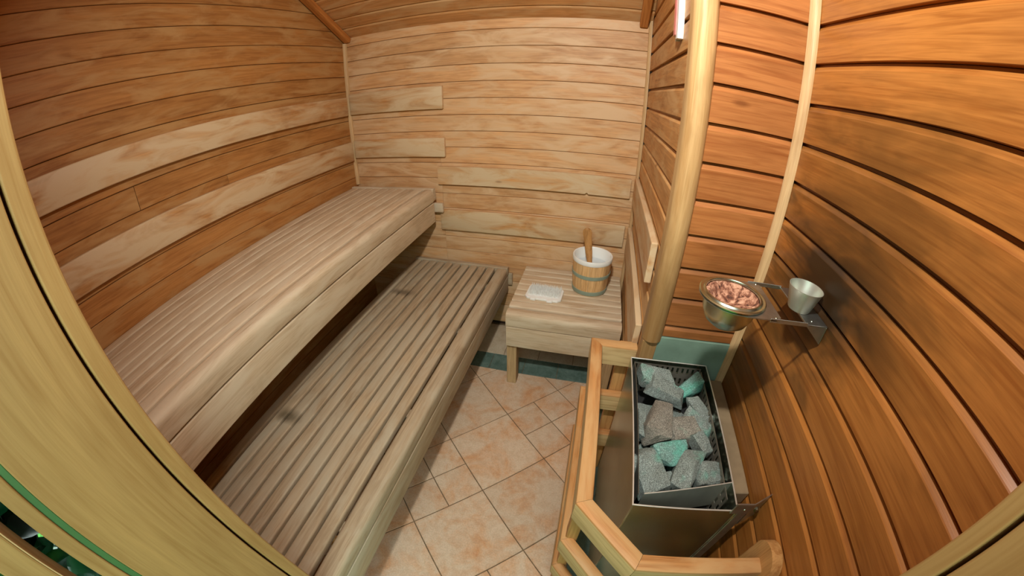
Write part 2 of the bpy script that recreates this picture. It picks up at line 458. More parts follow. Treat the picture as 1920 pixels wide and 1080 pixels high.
# ceiling: sloping part then a flat part
al = math.atan(SL); yk = y_ceil(ZC)
dn = Vector((0, -math.sin(al), -math.cos(al)))        # faces down into the room
dh = Vector((0, -math.cos(al), math.sin(al)))         # up the slope
cl_len = (YB-yk)/math.cos(al)
ce = struct(new_obj('ceiling', box_mesh((XL-.1, -.03, -.05), (PX0+.1, -.004, cl_len+.03), 0), None, MAT['dark']))
cbase = Vector((0, YB, H(.402)))
frame(ce, cbase - dn*.014, dn, dh)
s = 0.0
cw = .0925
while s < cl_len - .02:
    # local x is n cross h: pointing -x or +x, mesh is symmetric
    o = plank(None, PX0-XL, min(cw, cl_len-s), 'wide', MAT['ceil'], cbase + dh*s + Vector(((PX0+XL)/2, 0, 0)), dn, dh)
    o.parent = ce; o.matrix_parent_inverse = ce.matrix_world.inverted(); s += cw
y = yk
while y > YF + .02:
    w = min(cw, y-YF)
    o = plank(None, XR-XL, w, 'wide', MAT['ceil'], Vector(((XR+XL)/2, y, ZC)), (0, 0, -1), (0, -1, 0))
    o.parent = ce; o.matrix_parent_inverse = ce.matrix_world.inverted(); y -= cw
o = box('ceiling_panel', (XL-.1, -.1, ZC+.014), (XR+.1, yk+.1, ZC+.05), MAT['dark'], None, 0)
o.parent = ce; o.matrix_parent_inverse = ce.matrix_world.inverted()

# trims
def trim(name, lo, hi, mat, bev=.004): return struct(box(name, lo, hi, mat, None, bev, 2))
def quarter(name, x, y, sx, sy, r, z0, z1, mat):
    """quarter-round strip in a vertical corner at x,y growing towards sx,sy."""
    pts = [(0, 0)] + [(sx*r*math.cos(a), sy*r*math.sin(a)) for a in [math.pi/2*k/5 for k in range(6)]]
    n = len(pts)
    v = [(px, py, 0) for px, py in pts] + [(px, py, z1-z0) for px, py in pts]
    f = [[i, (i+1) % n, n+(i+1) % n, n+i] for i in range(n)] + [list(range(n)), list(range(n, 2*n))]
    m = mesh_from('trim', v, f); shade(m)
    o = struct(new_obj(name, m, None, mat)); o.location = (x, y, z0); return o
MAT['trim_v'] = wood('pale_trim_upright', srgb(200, 168, 124), srgb(180, 142, 98), None, var=.06, axis=2)
quarter('trim_1', XL+.0005, YB-.0005, 1, -1, .019, H(-.555), H(.37), MAT['trim_v'])
quarter('trim_2', PX0-.0015, YB-.0005, -1, -1, .017, .03, H(.42), MAT['trim_v'])
quarter('trim_3', XR-.0005, YN-.0005, -1, -1, .020, H(-.80), ZC, MAT['trim_v'])
# battens where the sloping ceiling meets the side walls
def slope_trim(name, x0, x1, th, s0, s1):
    o = struct(new_obj(name, prism(rrect(x1-x0, th, .008, 3, rb=.008), s1-s0, 'batten'), None, MAT['trimdark'])); shade(o.data)
    c = cbase + dn*(th/2+.0015) + dh*((s0+s1)/2) + Vector(((x0+x1)/2, 0, 0))
    X = dh; Zl = -dn; Y = Zl.cross(X)
    m = Matrix((X, Y, Zl)).transposed().to_4x4(); m.translation = c; o.matrix_world = m
    return o
slope_trim('trim_4', XL+.008, XL+.058, .034, .0, cl_len)
slope_trim('trim_5', .172, .214, .034, .0, cl_len)

# rounded corner post at the end of the partition
pp = []
w2 = .030
for k in range(13):
    a = math.radians(180 + 15*k - 0)
    pp.append((w2*math.cos(a)*1.0, w2*.9*math.sin(a)))
pp += [(w2, .035), (-w2, .035)]
def vprism(name, pts, z0, z1, mat, loc):
    n = len(pts)
    v = [(x, y, 0) for x, y in pts] + [(x, y, z1-z0) for x, y in pts]
    f = [[i, (i+1) % n, n+(i+1) % n, n+i] for i in range(n)] + [list(range(n)), list(range(n, 2*n))]
    m = mesh_from(name, v, f); shade(m); o = new_obj(name, m, None, mat); o.location = (loc[0], loc[1], z0); return o
struct(vprism('trim_6', pp, H(-.66), ZC, MAT['post'], (.228, .900)))
struct(trim('trim_7', (.200, .885, 0), (.248, .925, H(-.662)), MAT['post']))

# ------------------------------------------------------------------ floor
fl = struct(box('floor', (XL-.1, -.11, -.06), (XR+.1, YB+.1, -.004), MAT['grout'], None, 0))
def clip(poly, x0, x1, y0, y1):
    for ax, lim, sgn in ((0, x0, 1), (0, x1, -1), (1, y0, 1), (1, y1, -1)):
        out = []
        for i in range(len(poly)):
            p, q = poly[i], poly[(i+1) % len(poly)]
            ip, iq = (p[ax]-lim)*sgn >= 0, (q[ax]-lim)*sgn >= 0
            if ip: out.append(p)
            if ip != iq:
                t = (lim-p[ax])/(q[ax]-p[ax]); out.append((p[0]+t*(q[0]-p[0]), p[1]+t*(q[1]-p[1])))
        poly = out
        if len(poly) < 3: return []
    return poly
def tile(poly, mat, gap=.0022, name='tile'):
    if len(poly) < 3: return
    A = sum(poly[i][0]*poly[(i+1) % len(poly)][1]-poly[(i+1) % len(poly)][0]*poly[i][1] for i in range(len(poly)))/2
    if abs(A) < .0008: return
    if A < 0: poly = poly[::-1]
    cx = sum(p[0] for p in poly)/len(poly); cy_ = sum(p[1] for p in poly)/len(poly)
    def inset(d):
        n = len(poly); L_ = []
        for i in range(n):
            p0, p1, p2 = Vector(poly[i-1]), Vector(poly[i]), Vector(poly[(i+1) % n])
            e1, e2 = (p1-p0).normalized(), (p2-p1).normalized()
            n1, n2 = Vector((-e1.y, e1.x)), Vector((-e2.y, e2.x))
            k = (n1+n2); k = k/max(.3, k.dot(n1)) if k.length > 1e-6 else n1
            L_.append(p1 + k*d)
        return L_
    a, b_ = inset(gap), inset(gap+.0014)
    n = len(poly); v = [(p.x-cx, p.y-cy_, -.006) for p in a] + [(p.x-cx, p.y-cy_, -.0012) for p in a] + [(p.x-cx, p.y-cy_, 0) for p in b_]
    f = [[j*n+i, j*n+(i+1) % n, (j+1)*n+(i+1) % n, (j+1)*n+i] for j in (0, 1) for i in range(n)] + [[2*n+i for i in range(n)]]
    o = new_obj(name, mesh_from('tile', v, f), fl, mat); o.location = (cx, cy_, random.uniform(-.0004, .0004)); wp(fl, o)
TA = Vector((-.302, 1.226)); ta = Vector((.2375, -.2355)); tb = Vector((-.2375, -.2355))
RX0, RX1, RY0, RY1 = XL, .118, YF-.10, 1.552
for i in range(-7, 9):
    for j in range(-7, 9):
        sub = [(0, 0, 1)] if not (i % 2 == 0 and j % 2 == 1) else [(0, 0, .5), (.5, 0, .5), (0, .5, .5), (.5, .5, .5)]
        for (du, dv, w) in sub:
            q = [TA + ta*(i+u) + tb*(j+v_) for u, v_ in ((du, dv), (du+w, dv), (du+w, dv+w), (du, dv+w))]
            tile(clip([(p.x, p.y) for p in q], RX0, RX1, RY0, RY1), MAT['tile'])
def strip(x0, x1, y0, y1, nx, ny, mat):
    for i in range(nx):
        for j in range(ny):
            a0, a1 = x0+(x1-x0)*i/nx, x0+(x1-x0)*(i+1)/nx; b0, b1 = y0+(y1-y0)*j/ny, y0+(y1-y0)*(j+1)/ny
            tile([(a0, b0), (a1, b0), (a1, b1), (a0, b1)], mat, .0014)
strip(XL, .118, 1.552, 1.692, 8, 1, MAT['tile_green'])
strip(.118, .258, RY0, PY1-.05, 1, 5, MAT['tile_green'])
strip(.118, .214, PY1-.05, 1.692, 1, 4, MAT['tile_green'])
strip(XL, .214, 1.692, YB-.001, 8, 1, MAT['tile_pale'])
strip(.258, XR, RY0, YN-.004, 1, 4, MAT['tile_pale'])

# ------------------------------------------------------------------ doorway and open door
dr = struct(empty('door_1', (0, 0, 0)))
def part_box(name, lo, hi, mat, parent, bev=.002, seg=1): return box(name, lo, hi, mat, parent, bev, seg)
# left jamb, from inside to outside
part_box('jamb_edge', (XD0-.034, .0425, 0), (XD0+.001, .0695, ZD+.03), MAT['jamb'], dr, .003, 2)
part_box('jamb', (XD0-.034, -.1085, 0), (XD0, .0385, ZD+.03), MAT['jamb'], dr, .002, 2)
part_box('jamb_rebate', (XD0-.034, -.1185, 0), (XD0-.004, -.1087, ZD+.03), MAT['rebate'], dr, .001)  # narrow green strip in the rebate next to the jamb
part_box('jamb_outer', (XD0-.034, -.1405, 0), (XD0-.002, -.1187, ZD+.03), MAT['jamb'], dr, .002, 2)
part_box('jamb_edge', (XD1-.001, .0525, 0), (XD1+.034, .0690, ZD+.03), MAT['jamb'], dr, .002, 2)
part_box('jamb', (XD1, -.1085, 0), (XD1+.034, .0490, ZD+.03), MAT['jamb'], dr, .002, 2)
part_box('jamb_outer', (XD1+.002, -.1405, 0), (XD1+.034, -.1100, ZD+.03), MAT['jamb'], dr, .002, 2)
MAT['jamb_h'] = wood('jamb_head_wood', srgb(178, 140, 88), srgb(156, 116, 64), None, rough=.45, var=.06, axis=0)
part_box('lintel', (XD0, -.1085, ZD), (XD1, .0690, ZD+.034), MAT['jamb_h'], dr, .002, 2)
part_box('threshold', (XD0, -.13, -.003), (XD1, -.050, .018), MAT['jamb_h'], dr, .004, 2)
gd = empty('glass_door', (-.53, -.1725, .02))
tag(gd, 'wood framed glass door standing open outside the left jamb', 'door')
def gpart(name, lo, hi, mat, bev=.003): return box(name, lo, hi, mat, gd, bev, 2)
gpart('stile', (-.012, -.040, 0), (.022, 0, 1.98), MAT['jamb'])
gpart('stile_edge', (-.012, .0002, 0), (.022, .0022, 1.98), MAT['trim_v'], .0005)
gpart('stile', (-.012, -.74, 0), (.022, -.68, 1.98), MAT['jamb'])
gpart('rail', (-.012, -.68, 0), (.022, -.040, .09), MAT['jamb_h'])
gpart('rail', (-.012, -.68, 1.89), (.022, -.040, 1.98), MAT['jamb_h'])
gpart('pane', (.001, -.68, .09), (.009, -.040, 1.89), MAT['glass'], 0)
hd = gpart('handle', (.022, -.725, .95), (.05, -.70, 1.12), MAT['jamb'], .008)

# ------------------------------------------------------------------ benches
def slat(parent, name, L, w, h, r, loc, along, mat, rb=.003, cache={}):
    key = (round(L, 3), round(w, 4), round(h, 4), r, rb, mat.name)
    if key not in cache:
        cache[key] = prism(rrect(w, h, r, 4, rb=rb), L, name); shade(cache[key]); cache[key].materials.append(mat)
    o = new_obj(name, cache[key], parent)
    o.location = loc
    o.rotation_euler = (0, 0, math.pi/2 if along == 'y' else 0)
    return o

# upper bench: origin on the floor below the middle of the seat
ub = empty('upper_bench', (-1.235, 1.02, 0), (.021, 0, -.003))
tag(ub, 'long slatted upper bench with rounded front rail along the left wall', 'bench')
UZ = H(-.580)
uL = 1.865
def ubx(x): return x + 1.235
for k in range(9):
    x0 = -1.531 + .0592*k
    slat(ub, 'slat', uL, .0535, .026, .006, (ubx(x0+.0268), -.017, UZ-.013), 'y', MAT['bench'])
slat(ub, 'front_rail', uL, .066, .078, .022, (ubx(-.9655), -.017, UZ-.039+.002), 'y', MAT['bench'], .006)
slat(ub, 'fascia', uL, .022, .122, .003, (ubx(-.944), -.017, UZ-.1425), 'y', MAT['bench'])
slat(ub, 'end_batten', .60, .030, .05, .005, (ubx(-1.232), .932, UZ-.020), 'x', MAT['bench'])
slat(ub, 'front_rail_cap', .034, .066, .07, .02, (ubx(-.9655), .932, UZ-.037), 'y', MAT['bench'], .006)
for yy in (-.75, 0, .75):
    slat(ub, 'bearer', .54, .04, .07, .003, (ubx(-1.245), yy, UZ-.062), 'x', MAT['bench'])
sb = box('wall_batten', (ubx(-1.52), .951, UZ-.155), (ubx(-.893), .972, UZ-.095), MAT['bench'], ub, .004, 2)

# lower bench
lb = empty('lower_bench', (-.815, 1.02, 0), (0, 0, -.014))
tag(lb, 'low wide slatted bench in front of the upper bench, above the tiles', 'bench')
LZ = H(-1.05)
def lbx(x): return x + .815
for k in range(10):
    x0 = -1.1315 + .0568*k
    slat(lb, 'slat', 1.865, .0455, .028, .006, (lbx(x0+.0225), -.012, LZ-.014), 'y', MAT['bench_low'])
slat(lb, 'front_rail', 1.865, .069, .056, .018, (lbx(-.5290), -.012, LZ-.028+.001), 'y', MAT['bench_low'], .005)
slat(lb, 'fascia', 1.90, .022, .108, .003, (lbx(-.506), .002, LZ-.0595-.056), 'y', MAT['bench_low'])
slat(lb, 'end_batten', .64, .032, .05, .005, (lbx(-.812), .940, LZ-.020), 'x', MAT['bench_low'])
for yy in (-.75, -.25, .3, .75):
    slat(lb, 'bearer', .58, .04, .07, .003, (lbx(-.83), yy, LZ-.0645), 'x', MAT['bench_low'])
for yy in (-.75, .75):
    for xx in (-1.08, -.70):
        box('leg', (lbx(xx)-.022, yy-.022, 0), (lbx(xx)+.022, yy+.022, LZ-.0998), MAT['rail_v'], lb, .003)
box('wall_batten', (lbx(-1.1), .957, LZ-.13), (lbx(-.470), .975, LZ-.046), MAT['bench_low'], lb, .003)

# low side bench at the back
st = empty('side_bench', (-.076, 1.715, 0))
tag(st, 'short slatted side bench in the back corner holding the bucket and the brush', 'bench')
SZ = H(-1.03)
for k in range(8):
    y0 = 1.983 - .0587*k
    slat(st, 'slat', .578, .0535, .026, .008, (-.001, y0-.027-1.715, SZ-.013), 'x', MAT['bench'])
slat(st, 'front_rail', .578, .072, .078, .022, (-.001, 1.476-1.715, SZ-.039), 'x', MAT['bench'], .006)
slat(st, 'fascia', .574, .022, .127, .003, (-.001, 1.454-1.715, SZ-.0805-.0635), 'x', MAT['bench'])
for xx in (-.24, .22):
    slat(st, 'bearer', .44, .03, .06, .003, (xx, .02, SZ-.057), 'y', MAT['bench'])
for xx, yy in ((-.262, 1.50), (.258, 1.50), (-.262, 1.95), (.258, 1.95)):
    box('leg', (xx-.027, yy-.04-1.715, 0), (xx+.027, yy+.025-1.715, SZ-.0875), MAT['bench_v'], st, .004, 2)

# ------------------------------------------------------------------ boards on the walls
def wboard(label, lo, hi, along, seg=None):
    c = [(a+b_)/2 for a, b_ in zip(lo, hi)]
    if along == 'x': L, d, h = hi[0]-lo[0], hi[1]-lo[1], hi[2]-lo[2]
    else: L, d, h = hi[1]-lo[1], hi[0]-lo[0], hi[2]-lo[2]
    m = box_mesh((-L/2, -d/2, -h/2), (L/2, d/2, h/2), .004, 'backrest_board', 2); shade(m, 50)
    o = new_obj('backrest_board', m, None, MAT['board']); o.location = c
    o.rotation_euler = (0, 0, math.pi/2 if along == 'y' else 0)
    tag(o, label, 'board', 'backrest boards on the walls'); return o
T = .024; E_ = .0012
wboard('bleached backrest board along the left wall, the higher one', (XL+E_, .075, H(-.092)), (XL+T, 1.958, H(.025)), 'y')
wboard('backrest board along the left wall just above the upper bench', (XL+E_, .075, H(-.388)), (XL+T, 1.966, H(-.264)), 'y')
wboard('short backrest board on the back wall near the left corner, higher one', (-1.512, YB-T, H(-.09)), (-.87, YB-E_, H(.043)), 'x')
wboard('short backrest board on the back wall right above the upper bench end', (-1.510, YB-T, H(-.373)), (-.867, YB-E_, H(-.258)), 'x')
nb = wboard('long bleached board on the back wall with a small notch in its lower edge', (-.920, YB-T, H(-.54)), (.199, YB-E_, H(-.430)), 'x')
nx, hh, hl, hd2 = -.040-nb.location.x, .055, .5595, (T-E_)/2
pts = [(-hl, hh-.004), (-hl, -hh+.004), (-hl+.004, -hh), (nx-.010, -hh), (nx-.003, -hh+.008), (nx+.003, -hh+.008), (nx+.009, -hh), (hl-.004, -hh), (hl, -hh+.004), (hl, hh-.004), (hl-.004, hh), (-hl+.004, hh)]
n = len(pts)
nv = [(x, -hd2, z) for x, z in pts] + [(x, hd2, z) for x, z in pts]
nm_ = mesh_from('backrest_board', nv, [[i, (i+1) % n, n+(i+1) % n, n+i] for i in range(n)] + [list(range(n)), list(range(n, 2*n))])
nm_.materials.append(MAT['board']); nb.data = nm_
wboard('long board on the back wall right behind the ladle handle', (-.920, YB-T, H(-.836)), (.198, YB-E_, H(-.702)), 'x')
def pboard(label, y0, y1, z0, z1):
    m = box_mesh((-(y1-y0)/2, -T/2+E_/2, -(z1-z0)/2), ((y1-y0)/2, T/2-E_/2, (z1-z0)/2), .004, 'backrest_board', 2)
    o = new_obj('backrest_board', m, None, MAT['board'])
    ym = (y0+y1)/2; xm = PX1 + (PX0-PX1)*(ym-PY1)/(YB-PY1)
    frame(o, Vector((xm, ym, (z0+z1)/2)) + pn*(T/2+E_), pn, (0, 0, 1))
    tag(o, label, 'board', 'backrest boards on the walls')
pboard('backrest board on the partition beside the bucket, upper of two', 1.05, 1.955, H(-.557), H(-.415))
pboard('backrest board on the partition beside the bucket, lower of two', 1.02, 1.965, H(-.855), H(-.702))

# ------------------------------------------------------------------ bucket, ladle, brush
BX, BY = .030, 1.795
bk = empty('bucket', (BX, BY, SZ+.0005))
tag(bk, 'wooden stave bucket with white liner and grey green hoops on the side bench', 'bucket')
NS = 16; hb = .198
def rad(z): return .0935 + (.1055-.0935)*z/hb + .003*math.sin(math.pi*z/hb)
sv = []
nz_ = 5
half = math.pi/NS - .005
for ring, dr_ in ((0, 0), (1, -.0055)):
    for i in range(nz_+1):
        z = hb*i/nz_
        for a in (-half, -half/2, 0, half/2, half):
            r = (rad(z)+dr_); sv.append((r*math.cos(a), r*math.sin(a), z))
fc = []
def vid(ring, i, k): return ring*(nz_+1)*5 + i*5 + k
for i in range(nz_):
    for k in range(4):
        fc.append([vid(0, i, k), vid(0, i, k+1), vid(0, i+1, k+1), vid(0, i+1, k)])
        fc.append([vid(1, i, k), vid(1, i+1, k), vid(1, i+1, k+1), vid(1, i, k+1)])
    for k in (0, 4): fc.append([vid(0, i, k), vid(0, i+1, k), vid(1, i+1, k), vid(1, i, k)])
for k in range(4):
    for i in (0, nz_): fc.append([vid(0, i, k), vid(0, i, k+1), vid(1, i, k+1), vid(1, i, k)])
svm = mesh_from('stave', sv, fc); shade(svm); svm.materials.append(MAT['stave'])
for k in range(NS):
    o = new_obj('stave', svm, bk); o.rotation_euler = (0, 0, 2*math.pi*k/NS + .12)
for z0, z1 in ((.004, .029), (.104, .125)):
    m = lathe([(rad(z0)+.0005, z0), (rad(z0)+.0032, z0+.001), (rad(z1)+.0032, z1-.001), (rad(z1)+.0005, z1)], 40, 'hoop')
    new_obj('hoop', m, bk, MAT['hoop'])
new_obj('liner', lathe([(.1075, .186), (.1085, .190), (.1085, .209), (.1065, .2115), (.1020, .2105), (.0990, .206), (.0945, .150), (.0870, .05), (.0850, .035), (.0, .035)], 48, 'liner'), bk, MAT['white'])
new_obj('bottom', lathe([(.0, .003), (.086, .003), (.086, .014), (.0, .014)], 32, 'bottom'), bk, MAT['stave'])
new_obj('water', lathe([(.0, .150), (.0935, .150)], 40, 'water'), bk, plain('pale_water', (.62, .70, .74), .08, 0, 4, .03))
# ladle: cup lies in the bucket, handle leans out over the rim
ld = empty('ladle', (BX-.006, BY-.036, SZ+.13))
tag(ld, 'wooden sauna ladle standing in the bucket with its round handle end up', 'ladle')
hp = []
for t, w in ((-.30, .012), (.0, .012), (.25, .014), (.42, .0185), (.60, .0195), (.75, .021), (.87, .0245), (.94, .022), (.985, .013), (1.0, .004)):
    hp.append((t, w))
hv = []; hf = []
tip = Vector((-.042, .055, .222))
side = Vector((1, 0, 0)); ax = tip.normalized(); side = (side - ax*side.dot(ax)).normalized(); thk = ax.cross(side)
for t, w in hp:
    c = tip*t + thk*.012*math.sin(t*3)
    for k in range(8):
        a = 2*math.pi*k/8; hv.append(c + side*w*math.cos(a) + thk*.0065*math.sin(a))
for i in range(len(hp)-1):
    for k in range(8): hf.append([i*8+k, i*8+(k+1) % 8, (i+1)*8+(k+1) % 8, (i+1)*8+k])
hf += [list(range(8)), [(len(hp)-1)*8+k for k in range(8)]]
hm = mesh_from('handle', hv, hf); shade(hm, 60); new_obj('handle', hm, ld, MAT['ladle'])
cupm = lathe([(.0, -.03), (.022, -.028), (.028, -.01), (.030, .008), (.0275, .008), (.025, -.009), (.0, -.024)], 24, 'ladle_cup')
o = new_obj('ladle_cup', cupm, ld, MAT['ladle']); o.location = (.02, -.005, -.055); o.rotation_euler = (.5, 0, 0)

br = empty('scrub_brush', (-.204, 1.660, SZ+.0006), (0, 0, -.06))
tag(br, 'white plastic scrubbing brush lying bristles up beside the bucket', 'brush')
def plate(pts, z0, z1, name, mat, parent, bev=.002):
    bm = bmesh.new(); vs = [bm.verts.new((x, y_, z0)) for x, y_ in pts]; f = bm.faces.new(vs)
    r = bmesh.ops.extrude_face_region(bm, geom=[f])
    for g in r['geom']:
        if isinstance(g, bmesh.types.BMVert): g.co.z = z1
    bmesh.ops.recalc_face_normals(bm, faces=bm.faces)
    if bev: bmesh.ops.bevel(bm, geom=[e for e in bm.edges], offset=bev, segments=1, affect='EDGES')
    m = bpy.data.meshes.new(name); bm.to_mesh(m); bm.free()
    return new_obj(name, m, parent, mat)
bw, bd = .097, .070
plate([(-bw+.012, bd), (bw-.012, bd), (bw, bd-.014), (bw, -bd+.030), (bw-.018, -bd+.012), (bw-.040, -bd+.010), (bw-.044, -bd), (bw-.072, -bd), (bw-.074, -bd+.010), (-bw+.062, -bd+.010), (-bw+.060, -bd), (-bw+.034, -bd), (-bw+.030, -bd+.010), (-bw+.012, -bd+.012), (-bw, -bd+.026), (-bw, bd-.014)], 0, .012, 'brush_back', MAT['white'], br, .0015)
bv = []; bf = []
rng = random.Random(3)
for i in range(26):
    for j in range(16):
        if rng.random() < .04: continue
        x = -bw+.014 + (2*bw-.028)*i/25 + rng.uniform(-.002, .002); y_ = -bd+.038 + (2*bd-.052)*j/15 + rng.uniform(-.002, .002)
        h = rng.uniform(.017, .026); tx, ty = rng.uniform(-.004, .004), rng.uniform(-.001, .006); n0 = len(bv); r = .0014
        for k in range(4):
            a = math.pi/2*k; bv.append((x+r*math.cos(a), y_+r*math.sin(a), .011))
        for k in range(4):
            a = math.pi/2*k; bv.append((x+tx+.5*r*math.cos(a), y_+ty+.5*r*math.sin(a), .012+h))
        for k in range(4): bf.append([n0+k, n0+(k+1) % 4, n0+4+(k+1) % 4, n0+4+k])
        bf.append([n0+4, n0+5, n0+6, n0+7])
bo = new_obj('bristles', mesh_from('bristles', bv, bf), br, MAT['bristle']); bo['kind'] = 'stuff'

# ------------------------------------------------------------------ sauna heater
hx0, hx1, hy0, hy1 = .176, .424, .385, .880
hz1, hz0 = H(-.730), H(-1.36)
ht = empty('sauna_heater', ((hx0+hx1)/2, (hy0+hy1)/2, 0))
tag(ht, 'stainless steel electric sauna heater box with open stone tray', 'heater')
hc = Vector(((hx0+hx1)/2, (hy0+hy1)/2, 0))
def hbox(name, lo, hi, mat, bev=.0008):
    o = box(name, lo, hi, mat, ht, bev); o.location = Vector(o.location) - hc; return o
t = .0025
hbox('side_panel', (hx0, hy0, hz0), (hx0+t, hy1, hz1), MAT['steel'])
hbox('side_panel', (hx1-t, hy0, hz0), (hx1, hy1, hz1), MAT['steel'])
hbox('front_panel', (hx0+t, hy0, hz0), (hx1-t, hy0+t, hz1), MAT['steel'])
hbox('back_panel', (hx0+t, hy1-t, hz0), (hx1-t, hy1, hz1), MAT['steel'])
MAT['edge'] = plain('steel_edge_glint', (.80, .80, .74), .35, .7, 40, .06)  # paler strips: the glint of light on sheet edges put into colour
for lo, hi in (((hx0-.0006, hy0-.0006), (hx0+.0030, hy1+.0006)), ((hx1-.0030, hy0-.0006), (hx1+.0006, hy1+.0006)), ((hx0+.0031, hy0-.0006), (hx1-.0031, hy0+.0030)), ((hx0+.0031, hy1-.0030), (hx1-.0031, hy1+.0006))):
    hbox('rim_glint', (*lo, hz1+.0001), (*hi, hz1+.0022), MAT['edge'], .0006)
hbox('bottom_panel', (hx0+t, hy0+t, hz0), (hx1-t, hy1-t, hz0+t), MAT['steel_dull'])
hbox('tray_floor', (hx0+.014, hy0+.03, hz1-.130), (hx1-.008, hy1-.012, hz1-.126), MAT['black'])
# stone tray sheets, slotted
def slotted(name, W_, H_, ncol, nrows, sw, sh, mat):
    """sheet in local xz (y thickness 0.0015) with nrows of slots near the top, built with real holes."""
    xs = [0]; 
    px = W_/(ncol)
    for i in range(ncol):
        xs += [i*px+(px-sw)/2, i*px+(px+sw)/2]
    xs.append(W_)
    zs = [0]; pz = H_/nrows
    for j in range(nrows): zs += [j*pz+(pz-sh)/2, j*pz+(pz+sh)/2]
    zs.append(H_)
    v = []; f = []; idx = {}
    def gv(i, j):
        if (i, j) not in idx: idx[(i, j)] = len(v); v.append((xs[i], 0, zs[j]))
        return idx[(i, j)]
    for i in range(len(xs)-1):
        for j in range(len(zs)-1):
            if i % 2 == 1 and j % 2 == 1: continue
            f.append([gv(i, j), gv(i+1, j), gv(i+1, j+1), gv(i, j+1)])
    o = new_obj(name, mesh_from(name, v, f), ht, mat)
    md = o.modifiers.new('thickness', 'SOLIDIFY'); md.thickness = .0014
    return o
MAT['tray'] = plain('sooty_tray_steel', (.36, .33, .27), .5, .85, 14, .25)
bp_ = slotted('tray_back', hx1-hx0-.026, .115, 13, 3, .0075, .022, MAT['tray']); bp_.location = Vector((hx0+.014, hy1-.016, hz1-.125)) - hc; bp_.rotation_euler = (-.12, 0, 0)
sp_ = slotted('tray_side', hy1-hy0-.055, .115, 22, 3, .0075, .022, MAT['tray']); sp_.location = Vector((hx0+.015, hy0+.036, hz1-.125)) - hc; sp_.rotation_euler = (0, 0, math.pi/2)
sp2 = slotted('tray_side', hy1-hy0-.055, .115, 22, 3, .0075, .022, MAT['tray']); sp2.location = Vector((hx1-.016, hy0+.036, hz1-.125)) - hc; sp2.rotation_euler = (0, 0, math.pi/2)
# skewed front sheet of the tray
fa, fb = Vector((hx0+.026, hy0+.030, 0)), Vector((hx1-.001, hy0+.076, 0))
fm = box_mesh((0, -.001, 0), ((fb-fa).length, .001, .105), .0005)
o = new_obj('tray_front', fm, ht, plain('brushed_tray_sheet', (.50, .52, .44), .5, .8, 16, .12)); o.location = fa + Vector((0, 0, hz1-.105+.001)) - hc; o.rotation_euler = (0, 0, math.atan2(fb.y-fa.y, fb.x-fa.x))
o = new_obj('tray_glint', box_mesh((0, -.0014, 0), ((fb-fa).length, .0014, .0022), .0005), ht, MAT['edge']); o.location = fa + Vector((0, 0, hz1+.0012)) - hc; o.rotation_euler = (0, 0, math.atan2(fb.y-fa.y, fb.x-fa.x))
hbox('tray_lip', (hx0+.013, hy0+.030, hz1-.105), (hx0+.0145, hy1-.02, hz1+.0005), MAT['steel_dull'])
o = hbox('control_cover', (hx1+.024, .462, H(-.83)), (XR-.004, .872, H(-.78)), MAT['ledge'], .002)
o = hbox('control_body', (hx1+.030, .47, H(-1.25)), (XR-.010, .862, H(-.831)), MAT['steel_dull'], .002)
# wall mount: strap, upright, angle with bolt
hbox('mount_strap', (hx1-.02, hy0-.0042, H(-.735)), (.449, hy0-.0004, H(-.692)), MAT['steel_dull'])
hbox('mount_upright', (hx1-.0005, hy0-.0040, H(-1.36)), (hx1+.022, hy0-.0006, H(-.735)), MAT['steel_dull'])
an = plate([(.0, .0), (.050, .026), (.050, .029), (.0, .003)], H(-.790), H(-.692), 'mount_angle', MAT['steel_dull'], ht, 0)
an.location = Vector((.4485, hy0-.004, 0)) - hc
bolt = new_obj('bolt', lathe([(0, .007), (.006, .006), (.008, .0), (.008, -.003)], 16, 'bolt'), ht, MAT['steel']); bolt.location = Vector((.476, hy0+.008, H(-.735))) - hc; bolt.rotation_euler = (math.radians(80), 0, math.radians(-27))
sc_ = new_obj('screw', lathe([(0, .002), (.003, .0015), (.004, 0)], 12, 'screw'), ht, MAT['steel']); sc_.location = Vector((.433, hy0-.0045, H(-.715))) - hc; sc_.rotation_euler = (math.radians(90), 0, 0)
for xx in (hx0+.03, hx1-.03):
    for yy in (hy0+.04, hy1-.04):
        hbox('foot', (xx-.012, yy-.012, 0), (xx+.012, yy+.012, hz0), MAT['steel_dull'])

